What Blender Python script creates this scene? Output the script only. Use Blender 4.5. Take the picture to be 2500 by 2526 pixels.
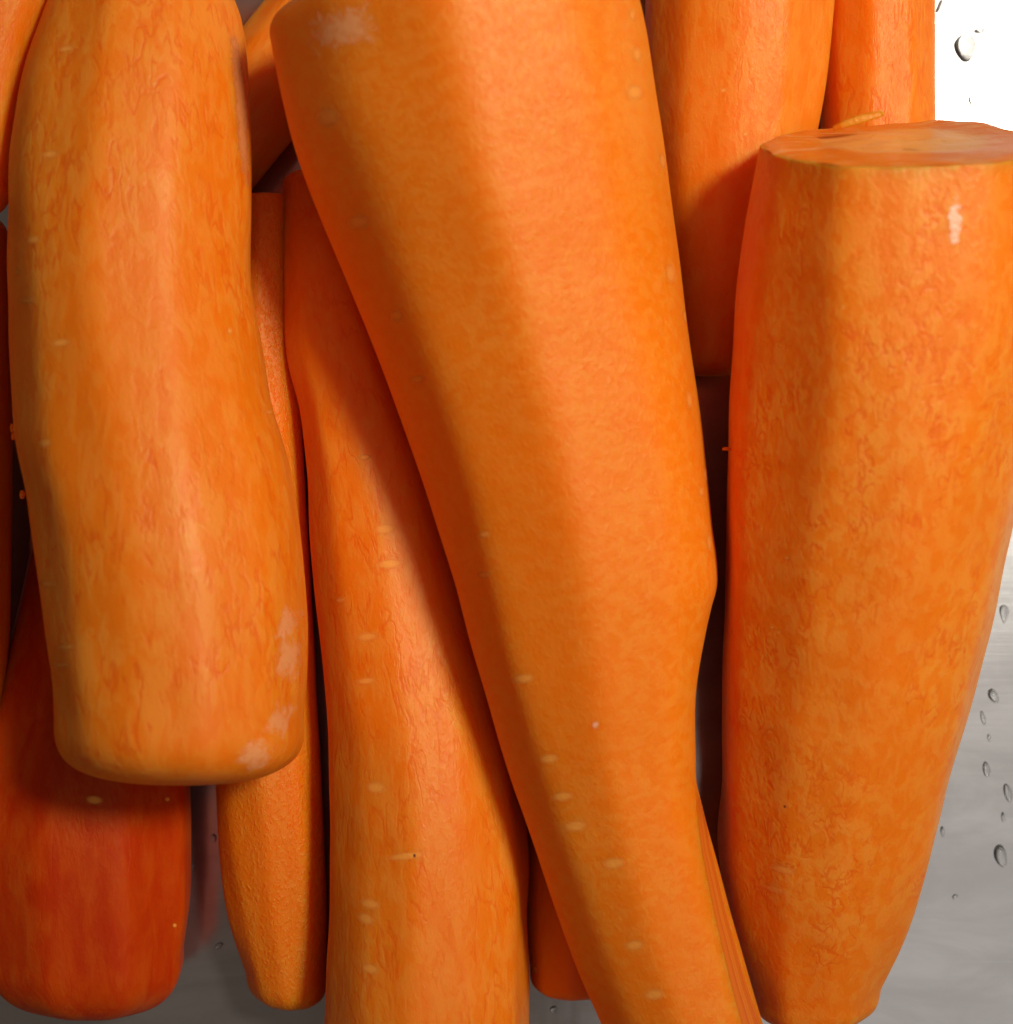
import bpy, bmesh, math, random
import numpy as np
from mathutils import Vector
from mathutils.bvhtree import BVHTree

MM = 0.001
scene = bpy.context.scene
for o in list(bpy.data.objects):
    bpy.data.objects.remove(o)
col = scene.collection

# ------------------------------------------------------------------ camera
CAM_H = 360.0          # mm above the counter
REF_Z = 40.0           # mm: height at which one photo pixel is PX mm wide
PX = 0.08
cam_d = bpy.data.cameras.new('camera')
cam = bpy.data.objects.new('camera', cam_d)
col.objects.link(cam)
cam.location = (0, 0, CAM_H * MM)
cam_d.sensor_fit = 'HORIZONTAL'
cam_d.sensor_width = 36.0
cam_d.lens = 18.0 * (CAM_H - REF_Z) / (1250 * PX)
cam_d.clip_start = 0.01
cam_d.clip_end = 50
cam_d.dof.use_dof = True
cam_d.dof.focus_distance = (CAM_H - 28.0) * MM
cam_d.dof.aperture_fstop = 12.0
scene.camera = cam

# ------------------------------------------------------------------ world + lamps
w = bpy.data.worlds.new('World')
scene.world = w
w.use_nodes = True
bgn = w.node_tree.nodes['Background']
bgn.inputs['Color'].default_value = (1.0, 0.80, 0.66, 1)
bgn.inputs['Strength'].default_value = 0.10


def area(name, loc, target, size, power, color):
    d = bpy.data.lights.new(name, 'AREA')
    d.shape = 'RECTANGLE'
    d.size, d.size_y = size
    d.energy = power
    d.color = color
    o = bpy.data.objects.new(name, d)
    col.objects.link(o)
    o.location = loc
    o.rotation_euler = (Vector(target) - Vector(loc)).to_track_quat('-Z', 'Y').to_euler()
    return o


def spot(name, loc, target, radius, power, color, size_deg, blend):
    d = bpy.data.lights.new(name, 'SPOT')
    d.shadow_soft_size = radius
    d.energy = power
    d.color = color
    d.spot_size = math.radians(size_deg)
    d.spot_blend = blend
    o = bpy.data.objects.new(name, d)
    col.objects.link(o)
    o.location = loc
    o.rotation_euler = (Vector(target) - Vector(loc)).to_track_quat('-Z', 'Y').to_euler()
    return o


spot('work_lamp', (0.352, 0.215, 0.68), (0.05, 0.05, 0.03), 0.066, 22.6, (1.0, 0.955, 0.83), 46, 1.0)
area('ceiling_panel', (0.33, 0.0, 0.70), (0.33, 0.0, 0.0), (0.50, 1.0), 0.85, (1.0, 0.99, 0.97))

scene.view_settings.view_transform = 'Standard'
scene.view_settings.look = 'None'
scene.view_settings.gamma = 1.0
scene.view_settings.exposure = 0.0
scene.render.engine = 'CYCLES'
scene.cycles.max_bounces = 10
scene.cycles.diffuse_bounces = 6

CAM = np.array([0.0, 0.0, CAM_H])


def ray(px, py):
    d = np.array([(px - 1250.0) * PX, -(py - 1263.0) * PX, -(CAM_H - REF_Z)])
    return d / np.linalg.norm(d)


def at(px, py, z):
    d = ray(px, py)
    return CAM + d * ((CAM_H - z) / -d[2])


# ------------------------------------------------------------------ node helpers
class NT:
    def __init__(self, name):
        self.m = bpy.data.materials.new(name)
        self.m.use_nodes = True
        self.t = self.m.node_tree
        self.t.nodes.clear()

    def n(self, typ, **kw):
        nd = self.t.nodes.new(typ)
        for k, v in kw.items():
            setattr(nd, k, v)
        return nd

    def link(self, a, b):
        self.t.links.new(a, b)

    def set(self, sock, v):
        if hasattr(v, 'is_linked') or isinstance(v, bpy.types.NodeSocket):
            self.link(v, sock)
        else:
            sock.default_value = v

    def math(self, op, a, b=0.0, c=0.0, clamp=False):
        nd = self.n('ShaderNodeMath', operation=op, use_clamp=clamp)
        for s, v in zip(nd.inputs, (a, b, c)):
            self.set(s, v)
        return nd.outputs[0]

    def smooth(self, x, lo, hi, a=0.0, b=1.0):
        nd = self.n('ShaderNodeMapRange', interpolation_type='SMOOTHSTEP')
        for k, v in (('Value', x), ('From Min', lo), ('From Max', hi), ('To Min', a), ('To Max', b)):
            self.set(nd.inputs[k], v)
        return nd.outputs[0]

    def noise(self, vec, scale, detail=3.0, rough=0.5, dist=0.0):
        nd = self.n('ShaderNodeTexNoise')
        self.link(vec, nd.inputs['Vector'])
        nd.inputs['Scale'].default_value = scale
        nd.inputs['Detail'].default_value = detail
        nd.inputs['Roughness'].default_value = rough
        nd.inputs['Distortion'].default_value = dist
        return nd.outputs[0]

    def map(self, vec, scale=(1, 1, 1), loc=(0, 0, 0), rot=(0, 0, 0)):
        nd = self.n('ShaderNodeMapping')
        self.link(vec, nd.inputs['Vector'])
        nd.inputs['Scale'].default_value = scale
        nd.inputs['Location'].default_value = loc
        nd.inputs['Rotation'].default_value = rot
        return nd.outputs[0]

    def mix(self, f, a, b):
        nd = self.n('ShaderNodeMix', data_type='RGBA')
        self.set(nd.inputs[0], f)
        self.set(nd.inputs[6], a)
        self.set(nd.inputs[7], b)
        return nd.outputs[2]

    def bump(self, h, strength, dist, normal=None):
        nd = self.n('ShaderNodeBump')
        nd.inputs['Strength'].default_value = strength
        nd.inputs['Distance'].default_value = dist
        self.link(h, nd.inputs['Height'])
        if normal is not None:
            self.link(normal, nd.inputs['Normal'])
        return nd.outputs[0]

    def out(self, shader):
        o = self.n('ShaderNodeOutputMaterial')
        self.link(shader, o.inputs['Surface'])
        return self.m


def carrot_material(seed, wrinkle=0.6, blush=0.5, sparkle=0.5, grain=(1.0, 0.35, 1.0), streak=0.2, painted_shade=0.0):
    """Peeled carrot flesh: orange with a dry pale bloom, dark hairline wrinkles, fine cell grain."""
    M = NT('carrot_flesh')
    rnd = random.Random(seed)
    off = tuple(rnd.uniform(-5, 5) for _ in range(3))
    co = M.n('ShaderNodeTexCoord').outputs['Object']
    # large tone changes
    pl = M.map(co, (1, .55, 1), off)
    big = M.noise(pl, 45, 3, .55, .3)
    mid = M.noise(M.map(co, grain, off), 210, 4, .6, .5)
    fine = M.noise(M.map(co, grain, off), 700, 3, .6, .2)
    # dry pale bloom in broad zones, broken into islands
    zone = M.smooth(big, .28, .60, .55, 1.0)
    n1 = M.noise(M.map(co, (grain[0], grain[1] * 1.1, grain[2]), off), 330, 3.5, .6, .5)
    isl = M.smooth(n1, .40, .60)
    bl = M.math('MULTIPLY', zone, M.math('ADD', .15, M.math('MULTIPLY', isl, .85)))
    bl = M.math('MULTIPLY', bl, blush * .62, clamp=True)
    # wrinkles: soft worm-like valleys, broken up by a mask
    n2 = M.noise(M.map(co, (grain[0], grain[1] * .8, grain[2]), (off[2], off[0], off[1])), 340, 2.5, .55, .4)
    line = M.math('ABSOLUTE', M.math('SUBTRACT', n2, .5))
    line = M.smooth(line, .0, .058, 1.0, 0.0)
    mk = M.smooth(M.noise(M.map(co, (1, .6, 1), (off[1], off[2], off[0])), 170, 2.5, .5, .4),   .43, .56)
    line = M.math('MULTIPLY', line, mk)
    n3 = M.noise(M.map(co, (grain[0], grain[1], grain[2]), (off[2], off[0], off[1])), 560, 2.5, .55, .4)
    pit = M.smooth(n3, .60, .74)
    crack = M.math('MAXIMUM', line, M.math('MULTIPLY', pit, .7))
    crack = M.math('MULTIPLY', crack, M.smooth(big, .34, .55))
    crack = M.math('MULTIPLY', crack, wrinkle, clamp=True)
    # lengthwise fibres
    fib = M.noise(M.map(co, (1, .035, 1), off), 520, 3, .6)
    fibf = M.smooth(fib, .38, .68)
    c = M.mix(M.smooth(big, .3, .7), (0.775, 0.168, 0.001, 1), (0.785, 0.182, 0.0012, 1))
    c = M.mix(bl, c, (0.80, 0.315, 0.038, 1))
    c = M.mix(M.math('MULTIPLY', fibf, streak * .6), c, (0.80, 0.21, 0.008, 1))
    c = M.mix(M.math('MULTIPLY', crack, .75), c, (0.73, 0.118, 0.001, 1))
    if painted_shade:  # shade painted in: dark red mixed into the flesh colour
        c = M.mix(M.smooth(mid, .3, .7, min(1.0, painted_shade * 1.1), painted_shade * .82), c, (0.46, 0.028, 0.001, 1))
    # relief
    h = M.math('ADD', M.math('MULTIPLY', mid, .45), M.math('MULTIPLY', isl, wrinkle * .28))
    h = M.math('SUBTRACT', h, M.math('MULTIPLY', crack, .45))
    nrm = M.bump(h, .30, .0006)
    nrm = M.bump(fib, .25 * streak + .05, .0005, nrm)
    nrm = M.bump(fine, .14, .0003, nrm)
    if sparkle > 0:
        sp = M.noise(M.map(co, (1.0, .6, 1.0), off, (0, 0, .7)), 1350, 2, .6, .3)
        sp = M.smooth(sp, .45, .75)
        nrm2 = M.bump(sp, sparkle * .8, .0004, nrm)
    else:
        nrm2 = nrm
    b = M.n('ShaderNodeBsdfPrincipled')
    M.link(c, b.inputs['Base Color'])
    M.link(nrm2, b.inputs['Normal'])
    rg = M.math('ADD', .38, M.math('MULTIPLY', mid, .20))
    M.link(rg, b.inputs['Roughness'])
    b.inputs['IOR'].default_value = 1.42
    b.inputs['Specular IOR Level'].default_value = .5 - .35 * painted_shade
    b.inputs['Subsurface Weight'].default_value = .95
    b.inputs['Specular Tint'].default_value = (1.0, .86, .58, 1)
    b.inputs['Subsurface Radius'].default_value = (1.0, .13, .02)
    b.inputs['Subsurface Scale'].default_value = .0085
    return M.out(b.outputs[0])


def soft_material(name, color, rough, alpha, noise_scale=0, lo=.4, hi=.6, spec=.5):
    """Pale marks that fade out at their rim (attribute 'fade')."""
    M = NT(name)
    a = M.n('ShaderNodeAttribute', attribute_name='fade').outputs['Fac']
    co = M.n('ShaderNodeTexCoord').outputs['Object']
    if noise_scale:
        nz = M.noise(co, noise_scale, 4, .6, .6)
        a = M.math('ADD', a, M.math('MULTIPLY', M.math('SUBTRACT', nz, .5), 1.9))
        a = M.smooth(a, lo, hi)
        nz2 = M.noise(co, noise_scale * 3, 3, .6)
    else:
        a = M.smooth(a, .0, 1.0)
        nz2 = M.noise(co, 1500, 2, .6)
    a = M.math('MULTIPLY', a, alpha)
    b = M.n('ShaderNodeBsdfPrincipled')
    b.inputs['Base Color'].default_value = (*color, 1)
    b.inputs['Roughness'].default_value = rough
    b.inputs['Specular IOR Level'].default_value = spec
    M.link(M.bump(nz2, .3, .0004), b.inputs['Normal'])
    tr = M.n('ShaderNodeBsdfTransparent')
    mx = M.n('ShaderNodeMixShader')
    M.link(a, mx.inputs[0])
    M.link(tr.outputs[0], mx.inputs[1])
    M.link(b.outputs[0], mx.inputs[2])
    return M.out(mx.outputs[0])


def steel_material():
    M = NT('brushed_steel')
    co = M.n('ShaderNodeTexCoord').outputs['Object']
    brush = M.noise(M.map(co, (.03, 1, 1), rot=(0, 0, .12)), 900, 4, .65)
    cloud = M.noise(co, 22, 4, .6, .5)
    stain = M.noise(M.map(co, (.35, 1, 1), rot=(0, 0, -.15)), 75, 5, .65, .8)
    # scattered fine scratches
    s1 = M.noise(M.map(co, (.02, 1, 1), (3, 1, 0), (0, 0, .25)), 420, 2, .5)
    s1 = M.smooth(s1, .66, .74)
    s2 = M.noise(M.map(co, (1, .03, 1), (1, 4, 0), (0, 0, .1)), 420, 2, .5)
    s2 = M.smooth(s2, .68, .76)
    sc = M.math('MAXIMUM', s1, s2)
    c = M.mix(M.smooth(stain, .35, .7), (.50, .475, .46, 1), (.60, .575, .555, 1))
    c = M.mix(M.math('MULTIPLY', sc, .35), c, (.72, .70, .68, 1))
    b = M.n('ShaderNodeBsdfAnisotropic', distribution='BECKMANN')
    M.link(c, b.inputs['Color'])
    smear = M.noise(M.map(co, (1, .06, 1), (2, 5, 0), (0, 0, .04)), 260, 4, .6, .3)
    r = M.math('ADD', .11, M.math('MULTIPLY', M.smooth(smear, .2, .8), .05))
    r = M.math('ADD', r, M.math('MULTIPLY', cloud, .06))
    r = M.math('ADD', r, M.math('MULTIPLY', sc, .12))
    M.link(r, b.inputs['Roughness'])
    nrm = M.bump(brush, .10, .0002)
    nrm = M.bump(cloud, .12, .002, nrm)
    M.link(nrm, b.inputs['Normal'])
    df = M.n('ShaderNodeBsdfDiffuse')
    M.link(c, df.inputs['Color'])
    mx = M.n('ShaderNodeMixShader')
    mx.inputs[0].default_value = .07
    b2 = M.n('ShaderNodeBsdfAnisotropic', distribution='BECKMANN')
    M.link(c, b2.inputs['Color'])
    b2.inputs['Roughness'].default_value = .36
    M.link(nrm, b2.inputs['Normal'])
    m0 = M.n('ShaderNodeMixShader')
    m0.inputs[0].default_value = .28
    M.link(b.outputs[0], m0.inputs[1])
    M.link(b2.outputs[0], m0.inputs[2])
    M.link(m0.outputs[0], mx.inputs[1])
    M.link(df.outputs[0], mx.inputs[2])
    return M.out(mx.outputs[0])


def water_material():
    M = NT('water')
    tr = M.n('ShaderNodeBsdfTransparent')
    rf = M.n('ShaderNodeBsdfRefraction')
    rf.inputs['Roughness'].default_value = .03
    rf.inputs['IOR'].default_value = 1.33
    m1 = M.n('ShaderNodeMixShader')
    m1.inputs[0].default_value = .40
    M.link(tr.outputs[0], m1.inputs[1])
    M.link(rf.outputs[0], m1.inputs[2])
    gl = M.n('ShaderNodeBsdfAnisotropic')
    gl.inputs['Roughness'].default_value = .04
    fr = M.n('ShaderNodeFresnel')
    fr.inputs['IOR'].default_value = 1.33
    m2 = M.n('ShaderNodeMixShader')
    M.link(fr.outputs[0], m2.inputs[0])
    M.link(m1.outputs[0], m2.inputs[1])
    M.link(gl.outputs[0], m2.inputs[2])
    return M.out(m2.outputs[0])


# ------------------------------------------------------------------ tagging
def tag(o, label, cat, group=None):
    o['label'] = label
    o['category'] = cat
    if group:
        o['group'] = group
    return o


# ------------------------------------------------------------------ steel counter
def build_counter():
    me = bpy.data.meshes.new('steel_counter')
    bm = bmesh.new()
    bmesh.ops.create_grid(bm, x_segments=8, y_segments=8, size=.6)
    g = bmesh.ops.extrude_face_region(bm, geom=bm.faces[:])
    for v in [e for e in g['geom'] if isinstance(e, bmesh.types.BMVert)]:
        v.co.z -= .002
    bmesh.ops.recalc_face_normals(bm, faces=bm.faces)
    bm.to_mesh(me)
    bm.free()
    o = bpy.data.objects.new('steel_counter', me)
    me.materials.append(steel_material())
    col.objects.link(o)
    o['kind'] = 'structure'
    return o


build_counter()


# ------------------------------------------------------------------ carrots
def catmull(P, t, i):
    n = len(P)
    p0, p1, p2, p3 = P[max(i - 1, 0)], P[i], P[i + 1], P[min(i + 2, n - 1)]
    if i == 0:
        p0 = 2 * p1 - p2
    if i + 2 >= n:
        p3 = 2 * p2 - p1
    # non-uniform (centripetal-like) tangents
    d0 = np.linalg.norm(p1[:2] - p0[:2]) + 1e-6
    d1 = np.linalg.norm(p2[:2] - p1[:2]) + 1e-6
    d2 = np.linalg.norm(p3[:2] - p2[:2]) + 1e-6
    m1 = d1 * ((p1 - p0) / d0 * d1 + (p2 - p1) / d1 * d0) / (d0 + d1)
    m2 = d1 * ((p2 - p1) / d1 * d2 + (p3 - p2) / d2 * d1) / (d1 + d2)
    t2, t3 = t * t, t * t * t
    return (2 * t3 - 3 * t2 + 1) * p1 + (t3 - 2 * t2 + t) * m1 + (-2 * t3 + 3 * t2) * p2 + (t3 - t2) * m2


CARROTS = {}
NTH = 144


def carrot(key, stations, facets, caps, mat, label, ratio=1.0, p=26.0, seed=0, lump=.005, wander=.010, extra=None,
           shear0=0.0):
    """stations: (Lx,Ly,Rx,Ry,z) pixel pairs across the root with the height of its axis in mm.
    caps: ((length mm, exponent), (length mm, exponent)) first end, last end."""
    rng = np.random.RandomState(seed)
    S = []
    for (lx, ly, rx, ry, z) in stations:
        C = at((lx + rx) / 2, (ly + ry) / 2, z)
        v = (C - CAM) / np.linalg.norm(C - CAM)
        D = np.linalg.norm(C - CAM)
        dl, dr = ray(lx, ly), ray(rx, ry)
        Lp = CAM + dl * D / dl.dot(v)
        Rp = CAM + dr * D / dr.dot(v)
        S.append(np.concatenate([(Lp + Rp) / 2, (Rp - Lp) / 2]))
    S = np.array(S)
    rows = []
    for i in range(len(S) - 1):
        k = max(2, int(np.linalg.norm(S[i + 1][:3] - S[i][:3]) / 0.9))
        for j in range(k):
            rows.append(catmull(S, j / k, i))
    rows.append(S[-1])
    rows = np.array(rows)
    C, H = rows[:, :3], rows[:, 3:]
    T = np.gradient(C, axis=0)
    T /= np.linalg.norm(T, axis=1)[:, None]
    # smooth axis and width; whatever the outline does beyond that bends only its own side
    def smooth_rows(A, n=50):
        kern = np.exp(-np.linspace(-2, 2, 2 * n + 1) ** 2)
        kern /= kern.sum()
        return np.stack([np.convolve(np.pad(A[:, i], n, mode='reflect', reflect_type='odd'), kern, mode='valid')
                         for i in range(A.shape[1])], 1)
    n_s = min(50, (len(C) - 2))
    Ls, Rs = C - H, C + H
    dL, dR = Ls - smooth_rows(Ls, n_s), Rs - smooth_rows(Rs, n_s)
    C, H = (Ls - dL + Rs - dR) / 2, (Rs - dR - Ls + dL) / 2
    T = np.gradient(C, axis=0)
    T /= np.linalg.norm(T, axis=1)[:, None]

    def cap(ln, ex):
        a = np.linspace(0, 1, 26)[1:] * math.pi / 2
        return ln * np.sin(a) ** (2.0 / ex), np.clip(np.cos(a), 0, 1) ** (2.0 / ex)
    o0, s0 = cap(*caps[0])
    o1, s1 = cap(*caps[1])
    Cs = np.concatenate([(C[0] - T[0] * o0[:, None])[::-1], C, C[-1] + T[-1] * o1[:, None]])
    Hs = np.concatenate([np.repeat(H[:1], len(o0), 0), H, np.repeat(H[-1:], len(o1), 0)])
    Ts = np.concatenate([np.repeat(T[:1], len(o0), 0), T, np.repeat(T[-1:], len(o1), 0)])
    dLs = np.concatenate([np.repeat(dL[:1], len(o0), 0), dL, np.repeat(dL[-1:], len(o1), 0)])
    dRs = np.concatenate([np.repeat(dR[:1], len(o0), 0), dR, np.repeat(dR[-1:], len(o1), 0)])
    scl = np.concatenate([s0[::-1], np.ones(len(C)), s1])
    scl = np.maximum(scl, 1e-4)
    nr = len(Cs)
    V = (Cs - CAM)
    V /= np.linalg.norm(V, axis=1)[:, None]
    up = -V
    up = up - Ts * np.sum(up * Ts, 1)[:, None]
    up /= np.linalg.norm(up, axis=1)[:, None]
    Hp = Hs - Ts * np.sum(Hs * Ts, 1)[:, None]
    hw = np.linalg.norm(Hp, axis=1)
    kk = np.exp(-np.linspace(-2, 2, 61) ** 2)
    kk /= kk.sum()
    hw = np.convolve(np.pad(hw, 30, mode='reflect', reflect_type='odd'), kk, mode='valid')
    arc = np.concatenate([[0], np.cumsum(np.linalg.norm(np.diff(Cs, axis=0), axis=1))])
    th = np.linspace(0, 2 * math.pi, NTH, endpoint=False)
    # faceted section: soft minimum of the peeler's flat strokes
    acc = np.zeros((nr, NTH))
    for k, f in enumerate(facets):
        ang, d = (f if isinstance(f, tuple) else (f, 1.0))
        ph = rng.uniform(0, 6.28, 4)
        dd = d + wander * (np.sin(arc / 17.0 + ph[0]) + .7 * np.sin(arc / 31.0 + ph[1]) + .5 * np.sin(arc / 8.5 + ph[2]))
        a = math.radians(ang) + .06 * np.sin(arc / 40.0 + ph[3])
        cs = np.cos(th[None, :] - a[:, None])
        acc += np.maximum(cs / dd[:, None], 0) ** p
    r = acc ** (-1.0 / p)
    x = r * np.cos(th)
    y = r * np.sin(th)
    mx, mn = x.max(1)[:, None], x.min(1)[:, None]
    x = (x - (mx + mn) / 2) / ((mx - mn) / 2)
    y = y / ((y.max(1) - y.min(1)) / 2)[:, None]
    # gentle lumps
    q = np.zeros((nr, NTH))
    for _ in range(14):
        fa = rng.randint(1, 7)
        fl = rng.uniform(.03, .35)
        q += np.sin(fa * th[None, :] + rng.uniform(0, 6.28) + fl * arc[:, None]) / (1 + 4 * fl)
    q = 1 + lump * q / 2.0
    x, y = x * q, y * q
    P = (Cs[:, None, :] + Hs[:, None, :] * (x * scl[:, None])[:, :, None]
         + up[:, None, :] * (y * (scl * hw * ratio)[:, None])[:, :, None])
    xe = np.clip(x, -1, 1)
    P += (dRs[:, None, :] * (np.maximum(xe, 0) ** 3 * scl[:, None])[:, :, None]
          + dLs[:, None, :] * (np.maximum(-xe, 0) ** 3 * scl[:, None])[:, :, None])
    if shear0:
        fall = np.exp(-np.maximum(arc - o0[-1], 0) / 14.0)
        P += Ts[:, None, :] * (y * (scl * hw)[:, None] * fall[:, None] * shear0)[:, :, None]
    n0 = len(o0)
    if P[..., 2].min() < 0.02:                       # rest on the steel
        P[..., 2] += 0.02 - P[..., 2].min()
    # local frame: Y along the root
    c0 = P.reshape(-1, 3).mean(0)
    axis = C[0] - C[-1]
    rz = math.atan2(axis[1], axis[0]) - math.pi / 2
    base = np.array([c0[0], c0[1], P[..., 2].min()])
    R = np.array([[math.cos(-rz), -math.sin(-rz), 0], [math.sin(-rz), math.cos(-rz), 0], [0, 0, 1]])
    loc = (P - base) @ R.T
    verts = (loc.reshape(-1, 3) * MM)
    faces = []
    for i in range(nr - 1):
        for j in range(NTH):
            j2 = (j + 1) % NTH
            faces.append((i * NTH + j, i * NTH + j2, (i + 1) * NTH + j2, (i + 1) * NTH + j))
    faces.append(tuple(range(NTH - 1, -1, -1)))
    faces.append(tuple(range((nr - 1) * NTH, nr * NTH)))
    me = bpy.data.meshes.new('carrot')
    me.from_pydata(verts.tolist(), [], faces)
    bm = bmesh.new()
    bm.from_mesh(me)
    bmesh.ops.recalc_face_normals(bm, faces=bm.faces)
    bm.to_mesh(me)
    bm.free()
    me.polygons.foreach_set('use_smooth', [True] * len(me.polygons))
    me.materials.append(mat)
    o = bpy.data.objects.new('carrot', me)
    o.location = Vector(base) * MM
    o.rotation_euler = (0, 0, rz)
    col.objects.link(o)
    tag(o, label, 'carrot', 'peeled carrots heaped on the steel counter')
    bvh = BVHTree.FromPolygons([Vector(v) for v in P.reshape(-1, 3)], faces)
    CARROTS[key] = dict(obj=o, P=P, bvh=bvh, n0=n0, T0=Ts[0], rz=rz, base=base, R=R, low=P[..., 2].min(), top=P[..., 2].max())
    return o


def rows(pts, z0, z1, zpts=None):
    """(y, L, R) triples -> stations; z runs from z0 to z1 unless zpts [(y, z), ...] is given."""
    ys = [p_[0] for p_ in pts]
    out = []
    for y, l, r in pts:
        if zpts:
            z = np.interp(y, [q[0] for q in zpts], [q[1] for q in zpts])
        else:
            z = z0 + (z1 - z0) * (y - ys[0]) / (ys[-1] - ys[0])
        out.append((l, y, r, y, float(z)))
    return out


GEN = [0, 40, 78, 118, 155, 195, 235, 275, 315]

# --- bottom layer
carrot('C', [(645 * .78 + (-133) * .78 - t * .62, 645 * .62 - 133 * .62 + t * .78,
              645 * .78 + 136 * .78 - t * .62, 645 * .62 + 136 * .62 + t * .78, 9.0)
             for t in (-900, -600, -300, -100, 10)],
       GEN, ((8, 2.5), (1.2, 5)), carrot_material(3, .35, .7, .2), ratio=.74, label=
       'short carrot lying aslant beside the small triangle of bare steel at the top', seed=3)
carrot('A', rows([(-260, -150, 225), (0, -185, 138), (111, -195, 95), (222, -195, 62), (355, -190, 42), (440, -180, 34)], 38.5, 36),
       GEN, ((8, 2.5), (8.0, 3.0)), carrot_material(4, .75, .8, .2),
       'pale carrot in the top left corner of the photo, behind the thick curved carrot', seed=4)
carrot('G', rows([(-300, 2020, 2302), (0, 2022, 2304), (150, 2022, 2306), (310, 2022, 2308), (500, 2030, 2300), (700, 2045, 2280)],
                 11.2, 10.2),
       GEN, ((8, 2.5), (9, 2.3)), carrot_material(5, .8, .6, .2),
       'slim carrot at top right beside the bright white patch of steel', seed=5)
carrot('J', rows([(1360, 75, 300), (1600, 20, 410), (1930, -50, 471), (2100, -70, 475), (2230, -48, 474), (2340, -30, 457)],
                 0, 0, [(1360, 11), (1600, 16), (1930, 18.5), (2400, 18.5)]),
       [5, 50, 90, 130, 175, 220, 270, 320], ((10, 2.4), (13.6, 2.5)), carrot_material(6, .9, .9, .2, painted_shade=.95),  # lower-left shade is partly put into this carrot's colour
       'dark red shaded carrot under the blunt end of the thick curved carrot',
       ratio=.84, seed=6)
carrot('I', rows([(490, 588, 712), (700, 568, 728), (1000, 540, 742), (1400, 520, 765), (1700, 518, 782), (1930, 533, 795),
                  (2120, 542, 803), (2276, 566, 806), (2400, 606, 805)], 0, 0,
                 [(490, 16), (1000, 14), (1930, 12.0), (2300, 10.6), (2400, 9.0)]),
       GEN, ((.8, 4), (7.2, 2.8)), carrot_material(7, .25, .4, .65),
       'narrow glistening carrot squeezed between the thick curved carrot and its right neighbour', seed=7)
carrot('L', rows([(1700, 1312, 1515), (1900, 1305, 1528), (2150, 1300, 1535), (2300, 1302, 1535), (2385, 1308, 1525)], 10.2, 9.6),
       GEN, ((8, 2.2), (6.0, 3.2)), carrot_material(8, .1, .1, .1),
       'almost hidden carrot at bottom centre, only its shaded end showing', seed=8)

# --- middle layer
carrot('K', rows([(590, -330, 24), (800, -325, 27), (1050, -320, 34), (1300, -325, 30), (1700, -335, 12), (1900, -345, -16), (2100, -360, -75)],
                 28, 28),
       GEN, ((6.2, 2.2), (10, 2.3)), carrot_material(9, .1, .1, .1, painted_shade=.5),  # its darkness is partly painted shade too
       'shaded carrot at the left edge, only a red sliver in view', seed=9)
carrot('E', rows([(-260, 1590, 2064), (0, 1590, 2060), (100, 1590, 2050), (200, 1592, 2037), (320, 1597, 2018), (450, 1604, 1990),
                  (600, 1618, 1950), (750, 1640, 1900), (870, 1662, 1850)], 21.5, 15.5),
       [0, 38, 74, 106, 140, 180, 225, 270, 315], ((8, 2.5), (5.0, 3.0)), carrot_material(10, .45, .85, .2),
       'pale carrot at upper right, crossed low down by a dark red shadow', seed=10)
carrot('H', rows([(475, 702, 860), (560, 702, 885), (700, 703, 930), (900, 712, 995), (1018, 742, 1035), (1151, 758, 1085), (1329, 767, 1140),
                  (1440, 776, 1170), (1685, 804, 1240), (1809, 813, 1268), (2032, 819, 1302), (2150, 818, 1310),
                  (2254, 814, 1306), (2400, 808, 1310), (2526, 802, 1310), (2760, 795, 1300)], 0, 0,
                 [(475, 14), (800, 17), (1000, 17.5), (1450, 17.5), (1700, 18.7), (2200, 21), (2760, 21)]),
       [10, 48, 80, 112, 146, 185, 225, 270, 315], ((4.4, 2.6), (8, 2.5)), carrot_material(11, .8, .7, .2),
       'straight carrot at lower centre, left of the largest, widening towards the bottom edge', seed=11)

# --- top layer
carrot('B', rows([(-180, 215, 545), (-80, 160, 562), (0, 121, 582), (67, 96, 607), (111, 80, 613), (222, 48, 622), (355, 29, 626), (533, 22, 626),
                  (690, 20, 625), (845, 24, 652), (973, 30, 674), (1107, 42, 711), (1240, 66, 738), (1396, 92, 756), (1551, 114, 767),
                  (1676, 129, 766), (1770, 136, 756)], 0, 0,
                 [(-180, 37), (300, 38), (600, 39), (1000, 43), (1300, 47), (1770, 49.5)]),
       [(8, .985), 33, 60, (93, 1.0), 126, 156, 190, 230, 270, 315], ((8, 2.5), (12.4, 3.2)), carrot_material(12, 1.0, .8, .12),
       'thick curved carrot on the left, wrinkled, its blunt end pointing down', seed=12, p=30)
carrot('F', rows([(362, 1872, 2588), (480, 1850, 2598), (600, 1830, 2602), (800, 1812, 2592), (1000, 1800, 2572), (1200, 1792, 2533),
                  (1330, 1788, 2500), (1500, 1785, 2464), (1676, 1781, 2421), (1800, 1780, 2386), (1943, 1777, 2343), (2060, 1772, 2318),
                  (2150, 1780, 2291), (2236, 1793, 2263), (2330, 1818, 2224), (2420, 1852, 2178)], 0, 0,
                 [(362, 54), (1000, 44), (1600, 33), (2200, 19.5), (2420, 14.5)]),
       [8, 40, 68, 92, (130, .985), 163, 200, 240, 280, 320], ((.5, 6), (7.2, 3.4)), carrot_material(13, 1.0, .9, .24, (1.0, .6, 1.0)),
       'thick carrot on the right with a flat cut top and a mottled wrinkled surface', seed=13, p=30, shear0=.16)
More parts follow.
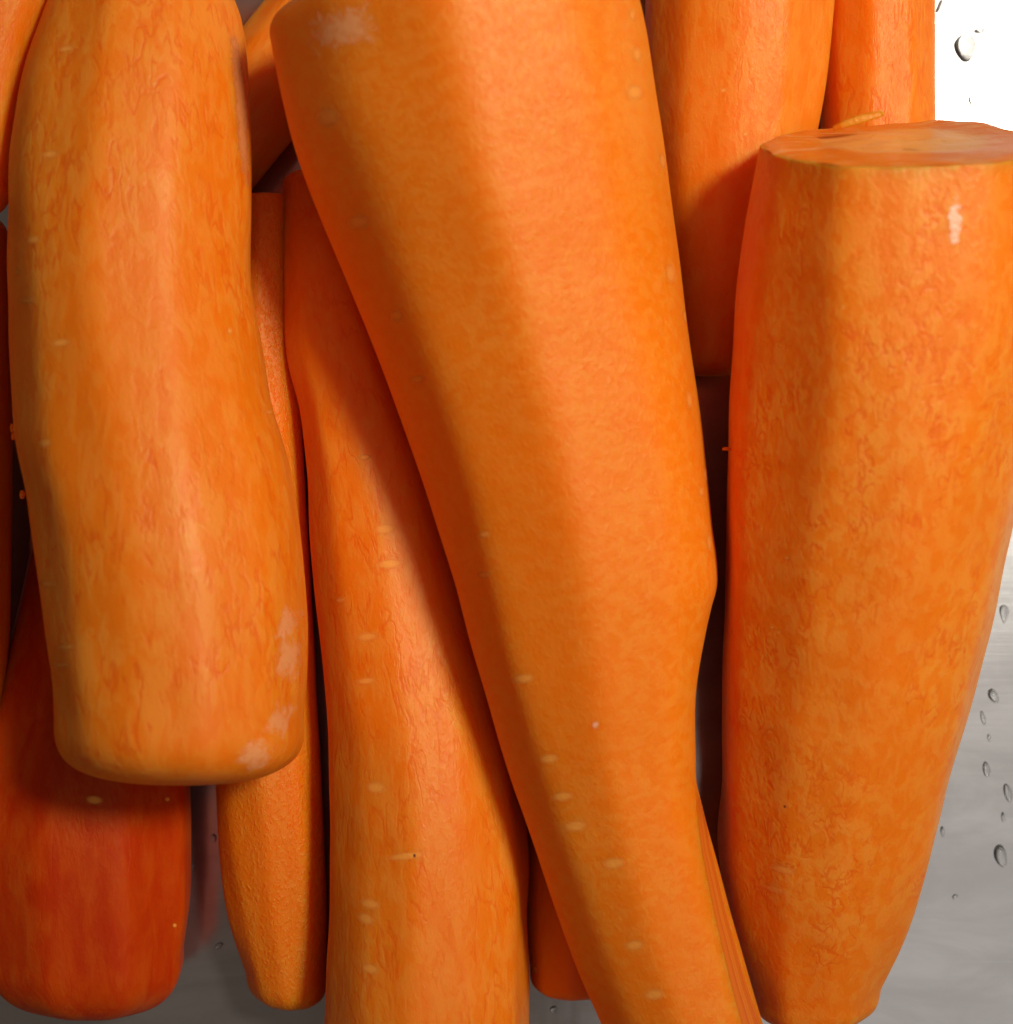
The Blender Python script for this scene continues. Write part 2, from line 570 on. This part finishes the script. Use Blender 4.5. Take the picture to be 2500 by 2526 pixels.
carrot('D', [(681, 118, 1566, -86, 49), (703, 240, 1597, 55, 47.5), (732, 372, 1628, 250, 45.5), (800, 556, 1664, 495, 43), (905, 812, 1699, 780, 41),
             (1008, 1088, 1742, 1085, 40), (1078, 1290, 1764, 1290, 39.5), (1112, 1400, 1776, 1400, 39.5), (1126, 1448, 1775, 1448, 39.5), (1140, 1500, 1761, 1500, 39.4), (1168, 1600, 1740, 1600, 39), (1197, 1700, 1723, 1700, 38.5), (1240, 1850, 1719, 1850, 37.5), (1262, 1920, 1720, 1920, 36.5),
             (1290, 2000, 1738, 2000, 36), (1357, 2200, 1791, 2200, 34.5), (1422, 2380, 1842, 2380, 34), (1485, 2526, 1884, 2526, 33.5),
             (1560, 2740, 1945, 2740, 33)],
       [(8, .98), 34, (70, .985), (110, .985), (146, .97), 182, 215, 250, 290, 325], ((9.0, 3.0), (8, 2.5)),
       carrot_material(14, .22, .6, .26, (1.0, 1.3, 1.0)),
       'largest carrot lying on top across the middle, smooth with broad peeling facets and pale dashes', seed=14, p=24, lump=.003, wander=.006)


# ------------------------------------------------------------------ parts lying on the carrots
SOFT = dict(
    lenticel=soft_material('lenticel_bark', (0.86, 0.34, 0.05), .5, .8, spec=.15),
    scuff=soft_material('dry_scuff', (0.90, 0.44, 0.17), .45, .55, 480, .45, 1.0, .3),
    strip=soft_material('dry_strip', (0.64, 0.22, 0.06), .65, .85, 300, .1, .9, .12),
    highlight_speck=soft_material('painted_highlight_speck', (0.90, 0.44, 0.24), .3, .8, 500, .35, .8),  # pale pink for the painted wet highlight and one white speck
    dot=soft_material('dark_fleck', (0.10, 0.02, 0.01), .6, .95),
)


def patch(key, name, pts, mat, nu=9, nv=7, lift=.04, label=None):
    """A thin skin following the carrot: pts(u, v) gives the photo pixel for u, v in -1..1."""
    c = CARROTS[key]
    vs, fade, acr, idx = [], [], [], {}
    for i in range(nu):
        for j in range(nv):
            u, v = 2 * i / (nu - 1) - 1, 2 * j / (nv - 1) - 1
            px, py = pts(u, v)
            hit = c['bvh'].ray_cast(Vector(CAM), Vector(ray(px, py)))
            if hit[0] is None:
                continue
            nrm = hit[1] if hit[1].dot(Vector(CAM) - hit[0]) > 0 else -hit[1]
            q = np.array(hit[0] + nrm * lift)
            idx[i, j] = len(vs)
            acr.append(u)
            vs.append(tuple(((q - c['base']) @ c['R'].T) * MM))
            fade.append(max(0.0, 1 - max(abs(u), abs(v)) ** 2) if nu > 12 else max(0.0, 1 - (u * u + v * v)))
    fs = []
    for i in range(nu - 1):
        for j in range(nv - 1):
            q = [(i, j), (i, j + 1), (i + 1, j + 1), (i + 1, j)]
            if all(k in idx for k in q):
                fs.append([idx[k] for k in q])
    if not fs:
        return None
    me = bpy.data.meshes.new(name)
    me.from_pydata(vs, [], fs)
    a = me.attributes.new('fade', 'FLOAT', 'POINT')
    a.data.foreach_set('value', fade)
    a = me.attributes.new('across', 'FLOAT', 'POINT')
    a.data.foreach_set('value', acr)
    me.polygons.foreach_set('use_smooth', [True] * len(fs))
    me.materials.append(mat)
    o = bpy.data.objects.new(name, me)
    col.objects.link(o)
    o.parent = c['obj']
    if label:
        o['label'] = label
    return o


def blob(cx, cy, a, b, deg=0.0):
    t = math.radians(deg)
    return lambda u, v: (cx + a * u * math.cos(t) - b * v * math.sin(t), cy + a * u * math.sin(t) + b * v * math.cos(t))


def mark(key, cx, cy, ln, th, deg=-6, kind='lenticel'):
    patch(key, 'lenticel' if kind == 'lenticel' else 'fleck', blob(cx, cy, ln * .62, th * .75, deg), SOFT[kind])


for m in [(810, 288, 58, 40), (886, 547, 56, 28), (979, 778, 34, 24), (1030, 936, 38, 16), (1195, 1318, 30, 14), (1195, 1418, 34, 14),
          (1292, 1674, 56, 20), (1355, 1872, 48, 20), (1388, 1965, 56, 20), (1421, 2038, 62, 24), (1515, 2130, 58, 24),
          (1566, 2332, 48, 22), (1615, 2454, 52, 22), (1566, 227, 42, 32), (1572, 133, 22, 30), (1560, 36, 14, 24), (1635, 396, 16, 34),
          (1655, 674, 24, 40), (1692, 780, 14, 30), (1701, 987, 14, 34), (1743, 1171, 12, 34), (1730, 1213, 10, 20), (1750, 1338, 12, 36)]:
    mark('D', *m)
for m in [(124, 380, 42, 16, -8), (82, 591, 36, 16, -8), (69, 740, 42, 14, -4), (164, 120, 40, 12, -10), (567, 816, 14, 14), (44, 671, 10, 12),
          (111, 1093, 32, 18, -8), (118, 1440, 44, 14, 0), (164, 1596, 48, 12, -3), (151, 1640, 46, 10, -2), (667, 1016, 28, 8), (150, 845, 46, 16)]:
    mark('B', *m)
for m in [(950, 1305, 52, 22, -5), (961, 1391, 66, 20, -5), (906, 1571, 54, 18), (903, 1680, 48, 14), (928, 1943, 50, 24, 5), (1003, 2112, 96, 16, -7),
          (914, 2230, 50, 20, 12), (903, 2267, 44, 22, 25), (914, 2390, 46, 20, 14), (840, 1480, 26, 12), (900, 1128, 30, 12)]:
    mark('H', *m)
for m in [(233, 1974, 42, 18, 5), (413, 1972, 14, 10), (431, 2283, 11, 9)]:
    mark('J', *m)
for m in [(1930, 2145, 70, 16, 14), (1912, 2194, 56, 16, 16), (2081, 758, 10, 10), (1905, 1548, 12, 9), (1922, 1560, 10, 9), (1943, 1376, 14, 8)]:
    mark('F', *m)
for m in [(1786, 222, 18, 10), (1840, 330, 16, 10)]:
    mark('E', *m)
mark('L', 1322, 2392, 18, 18)
mark('F', 1937, 1990, 6, 6, 0, 'dot')
mark('H', 1023, 2111, 7, 7, 0, 'dot')
mark('D', 1470, 1787, 22, 18, 20, 'highlight_speck')
patch('F', 'painted_highlight_speck', blob(2357, 545, 22, 78, 3), SOFT['highlight_speck'], 11, 21)  # wet highlight painted on as a pale upright patch
patch('D', 'scuff', blob(845, 68, 112, 72, -12), SOFT['scuff'], 25, 17, label='whitish torn patch of leftover peel')
patch('B', 'scuff', blob(712, 1540, 34, 62, 20), SOFT['scuff'], 15, 21)
patch('B', 'scuff', blob(712, 1625, 42, 78, 8), SOFT['scuff'], 15, 21)
patch('B', 'scuff', blob(690, 1775, 40, 62, 24), SOFT['scuff'], 15, 21)
patch('B', 'scuff', blob(630, 1862, 62, 56, 20), SOFT['scuff'], 15, 15)


def band(path, width):
    pa = np.array(path, float)

    def f(u, v):
        t = (v + 1) / 2 * (len(pa) - 1)
        k = min(int(t), len(pa) - 2)
        q = pa[k] + (pa[k + 1] - pa[k]) * (t - k)
        wd = width[0] + (width[1] - width[0]) * (v + 1) / 2 if isinstance(width, tuple) else width
        return q[0] + u * wd, q[1]
    return f


def stripe_material():
    M = NT('striped_stroke')
    ac = M.n('ShaderNodeAttribute', attribute_name='across').outputs['Fac']
    fd = M.n('ShaderNodeAttribute', attribute_name='fade').outputs['Fac']
    co = M.n('ShaderNodeTexCoord').outputs['Object']
    wob = M.math('MULTIPLY', M.noise(co, 60, 2, .5), .25)
    nz = M.n('ShaderNodeTexNoise', noise_dimensions='1D')
    M.link(M.math('ADD', ac, wob), nz.inputs['W'])
    nz.inputs['Scale'].default_value = 4.5
    nz.inputs['Detail'].default_value = 2
    st = M.smooth(nz.outputs[0], .35, .65)
    b = M.n('ShaderNodeBsdfPrincipled')
    M.link(M.mix(st, (.62, .10, .002, 1), (.76, .18, .008, 1)), b.inputs['Base Color'])
    b.inputs['Roughness'].default_value = .5
    M.link(M.bump(nz.outputs[0], .35, .0006), b.inputs['Normal'])
    tr = M.n('ShaderNodeBsdfTransparent')
    mx = M.n('ShaderNodeMixShader')
    M.link(M.math('MULTIPLY', M.smooth(fd, .0, .45), .85), mx.inputs[0])
    M.link(tr.outputs[0], mx.inputs[1])
    M.link(b.outputs[0], mx.inputs[2])
    return M.out(mx.outputs[0])


patch('D', 'peel_strip', band([(1719, 1925), (1741, 2090), (1780, 2265), (1826, 2440), (1856, 2535), (1880, 2610)], (8, 30)),
      stripe_material(), 15, 61, label='narrow stroke of the peeler with lengthwise stripes')


patch('B', 'peel_strip', band([(563, 30), (578, 110), (590, 200), (598, 300), (604, 400), (610, 490)], 17), SOFT['strip'], 9, 41,
      label='dull brownish strip where the peeler skipped')


# --- cut face on the flat-topped carrot
def cut_face(key):
    c = CARROTS[key]
    P = c['P']
    ring = P[c['n0'] - 2]
    ctr = ring.mean(0)
    T = -np.array(c['T0'])
    rng = np.random.RandomState(5)
    rad = np.linspace(0, 1, 34)
    th = np.linspace(0, 2 * math.pi, NTH, endpoint=False)
    vs, att = [], []
    for r_ in rad:
        for k in range(NTH):
            q = ctr + (ring[k] - ctr) * r_ * .995
            hgt = .55 + .35 * math.sin(9 * r_ + 2 * math.sin(th[k])) * (1 - r_) + .18 * math.sin(5 * th[k] + 14 * r_) * r_ * (1 - r_) * 2
            hgt += 1.3 * math.exp(-((math.sin(th[k] / 2 + .55) * 5) ** 2)) * r_ ** 3
            if r_ > .9:
                hgt += -.5 * ((r_ - .9) / .1) ** 2 + .25 * math.sin(13 * th[k]) * math.sin(4 * th[k])
            q = q + T * hgt
            vs.append(tuple(((q - c['base']) @ c['R'].T) * MM))
            att.append(r_)
    fs = []
    for i in range(len(rad) - 1):
        for j in range(NTH):
            fs.append((i * NTH + j, i * NTH + (j + 1) % NTH, (i + 1) * NTH + (j + 1) % NTH, (i + 1) * NTH + j))
    me = bpy.data.meshes.new('cut_face')
    me.from_pydata(vs, [], fs)
    bm = bmesh.new()
    bm.from_mesh(me)
    bmesh.ops.remove_doubles(bm, verts=bm.verts[:NTH], dist=1e-6)
    bmesh.ops.recalc_face_normals(bm, faces=bm.faces)
    bm.to_mesh(me)
    bm.free()
    M = NT('cut_flesh')
    g = M.n('ShaderNodeTexCoord').outputs['Generated']
    co = M.n('ShaderNodeTexCoord').outputs['Object']
    d = M.n('ShaderNodeVectorMath', operation='DISTANCE')
    M.link(M.map(g, (1, 0, 1)), d.inputs[0])
    d.inputs[1].default_value = (.5, 0, .5)
    n = M.noise(co, 260, 4, .6, .8)
    sheen_arcs = M.noise(M.map(co, (.25, 1, 1)), 420, 3, .6, .4)
    rr = M.math('ADD', d.outputs['Value'], M.math('MULTIPLY', M.math('SUBTRACT', n, .5), .12))
    core = M.smooth(rr, .24, .34, 1.0, 0.0)
    col_ = M.mix(core, (.74, .17, .006, 1), (.80, .33, .07, 1))
    col_ = M.mix(M.math('MULTIPLY', M.smooth(sheen_arcs, .48, .70), .8), col_, (.78, .36, .14, 1))  # wet sheen of the cut painted as pale arcs
    b = M.n('ShaderNodeBsdfPrincipled')
    M.link(col_, b.inputs['Base Color'])
    b.inputs['Roughness'].default_value = .34
    b.inputs['Subsurface Weight'].default_value = .5
    b.inputs['Subsurface Radius'].default_value = (1, .3, .08)
    b.inputs['Subsurface Scale'].default_value = .003
    M.link(M.bump(n, .3, .001), b.inputs['Normal'])
    me.materials.append(M.out(b.outputs[0]))
    me.polygons.foreach_set('use_smooth', [True] * len(me.polygons))
    o = bpy.data.objects.new('cut_face', me)
    col.objects.link(o)
    o.parent = c['obj']
    return ring, ctr, T


RING, RCTR, RT = cut_face('F')


def shred(key, pts, width, thick, mat, name='peel_shred'):
    """A small ribbon of flesh; pts are world points in mm."""
    c = CARROTS[key]
    bm = bmesh.new()
    prev = None
    n = len(pts)
    for i, q in enumerate(pts):
        q = np.array(q)
        t = np.array(pts[min(i + 1, n - 1)]) - np.array(pts[max(i - 1, 0)])
        t = t / (np.linalg.norm(t) + 1e-9)
        side = np.cross(t, (0, 0, 1.0))
        side /= np.linalg.norm(side) + 1e-9
        upv = np.cross(side, t)
        k = width * (.35 + .65 * math.sin(math.pi * (i + .6) / (n + .2)))
        vv = []
        for a_ in range(8):
            an = 2 * math.pi * a_ / 8
            p_ = q + side * k * math.cos(an) + upv * thick * math.sin(an)
            vv.append(bm.verts.new(Vector(((p_ - c['base']) @ c['R'].T) * MM)))
        if prev:
            for a_ in range(8):
                bm.faces.new((prev[a_], prev[(a_ + 1) % 8], vv[(a_ + 1) % 8], vv[a_]))
        else:
            bm.faces.new(vv[::-1])
        prev = vv
    bm.faces.new(prev)
    bmesh.ops.recalc_face_normals(bm, faces=bm.faces)
    me = bpy.data.meshes.new(name)
    bm.to_mesh(me)
    bm.free()
    me.polygons.foreach_set('use_smooth', [True] * len(me.polygons))
    me.materials.append(mat)
    o = bpy.data.objects.new(name, me)
    col.objects.link(o)
    o.parent = c['obj']
    return o


shred_mat = carrot_material(30, .0, .9, .3)
zt = float(RCTR[2])
shred('F', [at(2056, 316, zt - 4), at(2090, 304, zt - 3.5), at(2130, 291, zt - 2.5), at(2165, 283, zt - 3), at(2180, 279, zt - 3)], .8, .22, shred_mat)
shred('F', [at(2385, 369, zt + 6), at(2405, 366, zt + 7), at(2423, 363, zt + 7)], .5, .3, shred_mat)
for q in [(37, 1022), (31, 1056), (34, 1075), (55, 1220)]:
    p_ = at(q[0], q[1], 46)
    shred('B', [p_ + (0, -.7, 0), p_ + (.1, 0, .2), p_ + (0, .7, 0)], .55, .5, shred_mat)
p_ = at(1793, 1108, 42)
shred('F', [p_ + (-.8, 0, 0), p_ + (0, .1, .2), p_ + (.8, 0, 0)], .35, .35, shred_mat)

# ------------------------------------------------------------------ water on the steel
WATER = water_material()
GW = 'water drops on the steel counter'


def droplet(cx, cy, a, b, deg, label, name='water_droplet', tail=0.0, hk=.12, rim=1.25):
    """Lens of water, half axes a, b in photo pixels."""
    c = at(cx, cy, 0.0)
    k = CAM_H / (CAM_H - REF_Z) * PX
    A, B = a * k, b * k
    rng = random.Random(int(cx * 7 + cy))
    ph = rng.uniform(0, 6.28)
    bm = bmesh.new()
    nr_, ns = 9, 28
    rings = []
    for i in range(nr_ + 1):
        f = i / nr_
        ring = []
        for j in range(ns):
            t = 2 * math.pi * j / ns
            wob = 1 + .06 * math.sin(2 * t + ph) + .04 * math.sin(3 * t + 2 * ph)
            x, y = A * f * wob * math.cos(t), B * f * wob * math.sin(t)
            if y < 0 and tail:
                x *= 1 - tail * (-y / B) * .6
                y *= 1 + tail
            ring.append((x, y, min(A, B) * hk * (1 - f * f) ** rim + .03 * (rim < 1)))
            if i == 0:
                break
        rings.append([bm.verts.new(Vector(q) * MM) for q in ring])
    for j in range(ns):
        bm.faces.new((rings[0][0], rings[1][j], rings[1][(j + 1) % ns]))
    for i in range(1, nr_):
        for j in range(ns):
            bm.faces.new((rings[i][j], rings[i + 1][j], rings[i + 1][(j + 1) % ns], rings[i][(j + 1) % ns]))
    bot = [bm.verts.new(Vector((v.co.x, v.co.y, .00001))) for v in rings[-1]]
    for j in range(ns):
        bm.faces.new((rings[-1][j], bot[j], bot[(j + 1) % ns], rings[-1][(j + 1) % ns]))
    bm.faces.new(bot[::-1])
    bmesh.ops.recalc_face_normals(bm, faces=bm.faces)
    me = bpy.data.meshes.new(name)
    bm.to_mesh(me)
    bm.free()
    me.polygons.foreach_set('use_smooth', [True] * len(me.polygons))
    me.materials.append(WATER)
    o = bpy.data.objects.new(name, me)
    o.location = Vector(c) * MM
    o.rotation_euler = (0, 0, math.radians(deg))
    col.objects.link(o)
    return tag(o, label, 'water droplet', GW)


droplet(2382, 112, 30, 27, 0, 'big round water droplet on the bright white steel at top right', tail=.5, hk=.016, rim=2.0)
droplet(2418, 74, 13, 8, 20, 'small flat water droplet just above the big round one')
droplet(2478, 1508, 13, 15, 0, 'water droplet touching the right edge of the flat-topped carrot', tail=.9)
droplet(2451, 1716, 11, 19, 25, 'slanted oval droplet, topmost of the loose row at right', tail=.1)
droplet(2426, 1770, 6.5, 15, 14, 'slim droplet just below the topmost of the row at right', tail=.2)
droplet(2441, 1820, 4, 10, 14, 'tiny sliver of a droplet, third down in the row at right')
droplet(2434, 1897, 9.5, 17, 8, 'oval droplet in the middle of the row at right', tail=.1)
droplet(2487, 1955, 10.5, 21, 12, 'long oval droplet closest to the right edge of the photo', tail=.1)
droplet(2476, 2017, 5, 13, 12, 'faint slim droplet between the two longest drops at right')
droplet(2469, 2110, 15, 28, 10, 'largest oval droplet at lower right, lowest of the row', tail=.1)
droplet(2326, 2052, 5, 14, 10, 'small droplet against the lower right side of the flat-topped carrot')
droplet(2357, 2212, 7, 6, 30, 'tiny round droplet on the grey steel at lower right')
droplet(540, 2334, 12, 7, 35, 'tilted droplet on the dark steel between the two carrots at bottom left')
droplet(479, 2136, 6, 10, 0, 'small droplet against the right side of the dark red carrot')
droplet(527, 2068, 8, 10, 0, 'droplet in the narrow gap beside the narrow glistening carrot')
droplet(1366, 2490, 9, 8, 0, 'small droplet on the dark steel at bottom centre')


def fibre(pts, r0, label):
    P_ = [at(x, y, .35) for x, y in pts]
    base = np.array(P_[0])
    bm = bmesh.new()
    prev = None
    for i, q in enumerate(P_):
        rr = r0 * (.4 + .6 * math.sin(math.pi * (i + .5) / len(P_)))
        t = P_[min(i + 1, len(P_) - 1)] - P_[max(i - 1, 0)]
        t = t / np.linalg.norm(t)
        side = np.array((-t[1], t[0], 0))
        vv = [bm.verts.new(Vector((q - base + side * rr * math.cos(a) + np.array((0, 0, 1)) * rr * math.sin(a)) * MM))
              for a in np.linspace(0, 2 * math.pi, 8, endpoint=False)]
        if prev:
            for a in range(8):
                bm.faces.new((prev[a], prev[(a + 1) % 8], vv[(a + 1) % 8], vv[a]))
        else:
            bm.faces.new(vv[::-1])
        prev = vv
    bm.faces.new(prev)
    bmesh.ops.recalc_face_normals(bm, faces=bm.faces)
    me = bpy.data.meshes.new('fibre')
    bm.to_mesh(me)
    bm.free()
    M = NT('dark_fibre')
    b = M.n('ShaderNodeBsdfPrincipled')
    b.inputs['Base Color'].default_value = (.22, .19, .17, 1)
    b.inputs['Roughness'].default_value = .5
    me.materials.append(M.out(b.outputs[0]))
    me.polygons.foreach_set('use_smooth', [True] * len(me.polygons))
    o = bpy.data.objects.new('fibre', me)
    o.location = Vector(base) * MM
    col.objects.link(o)
    return tag(o, label, 'fibre', 'fibres on the bright steel')


fibre([(2397, 230), (2394, 238), (2394, 246), (2397, 253), (2396, 261)], .22, 'short curled grey fibre on the bright steel above the flat-topped carrot')
fibre([(2324, 0), (2320, 10), (2316, 20), (2313, 28)], .32, 'dark fibre at the very top of the bright steel, beside the slim carrot')
fibre([(2482, 138), (2491, 133), (2503, 127)], .12, 'thin straight fibre on the bright steel at the right edge of the photo')
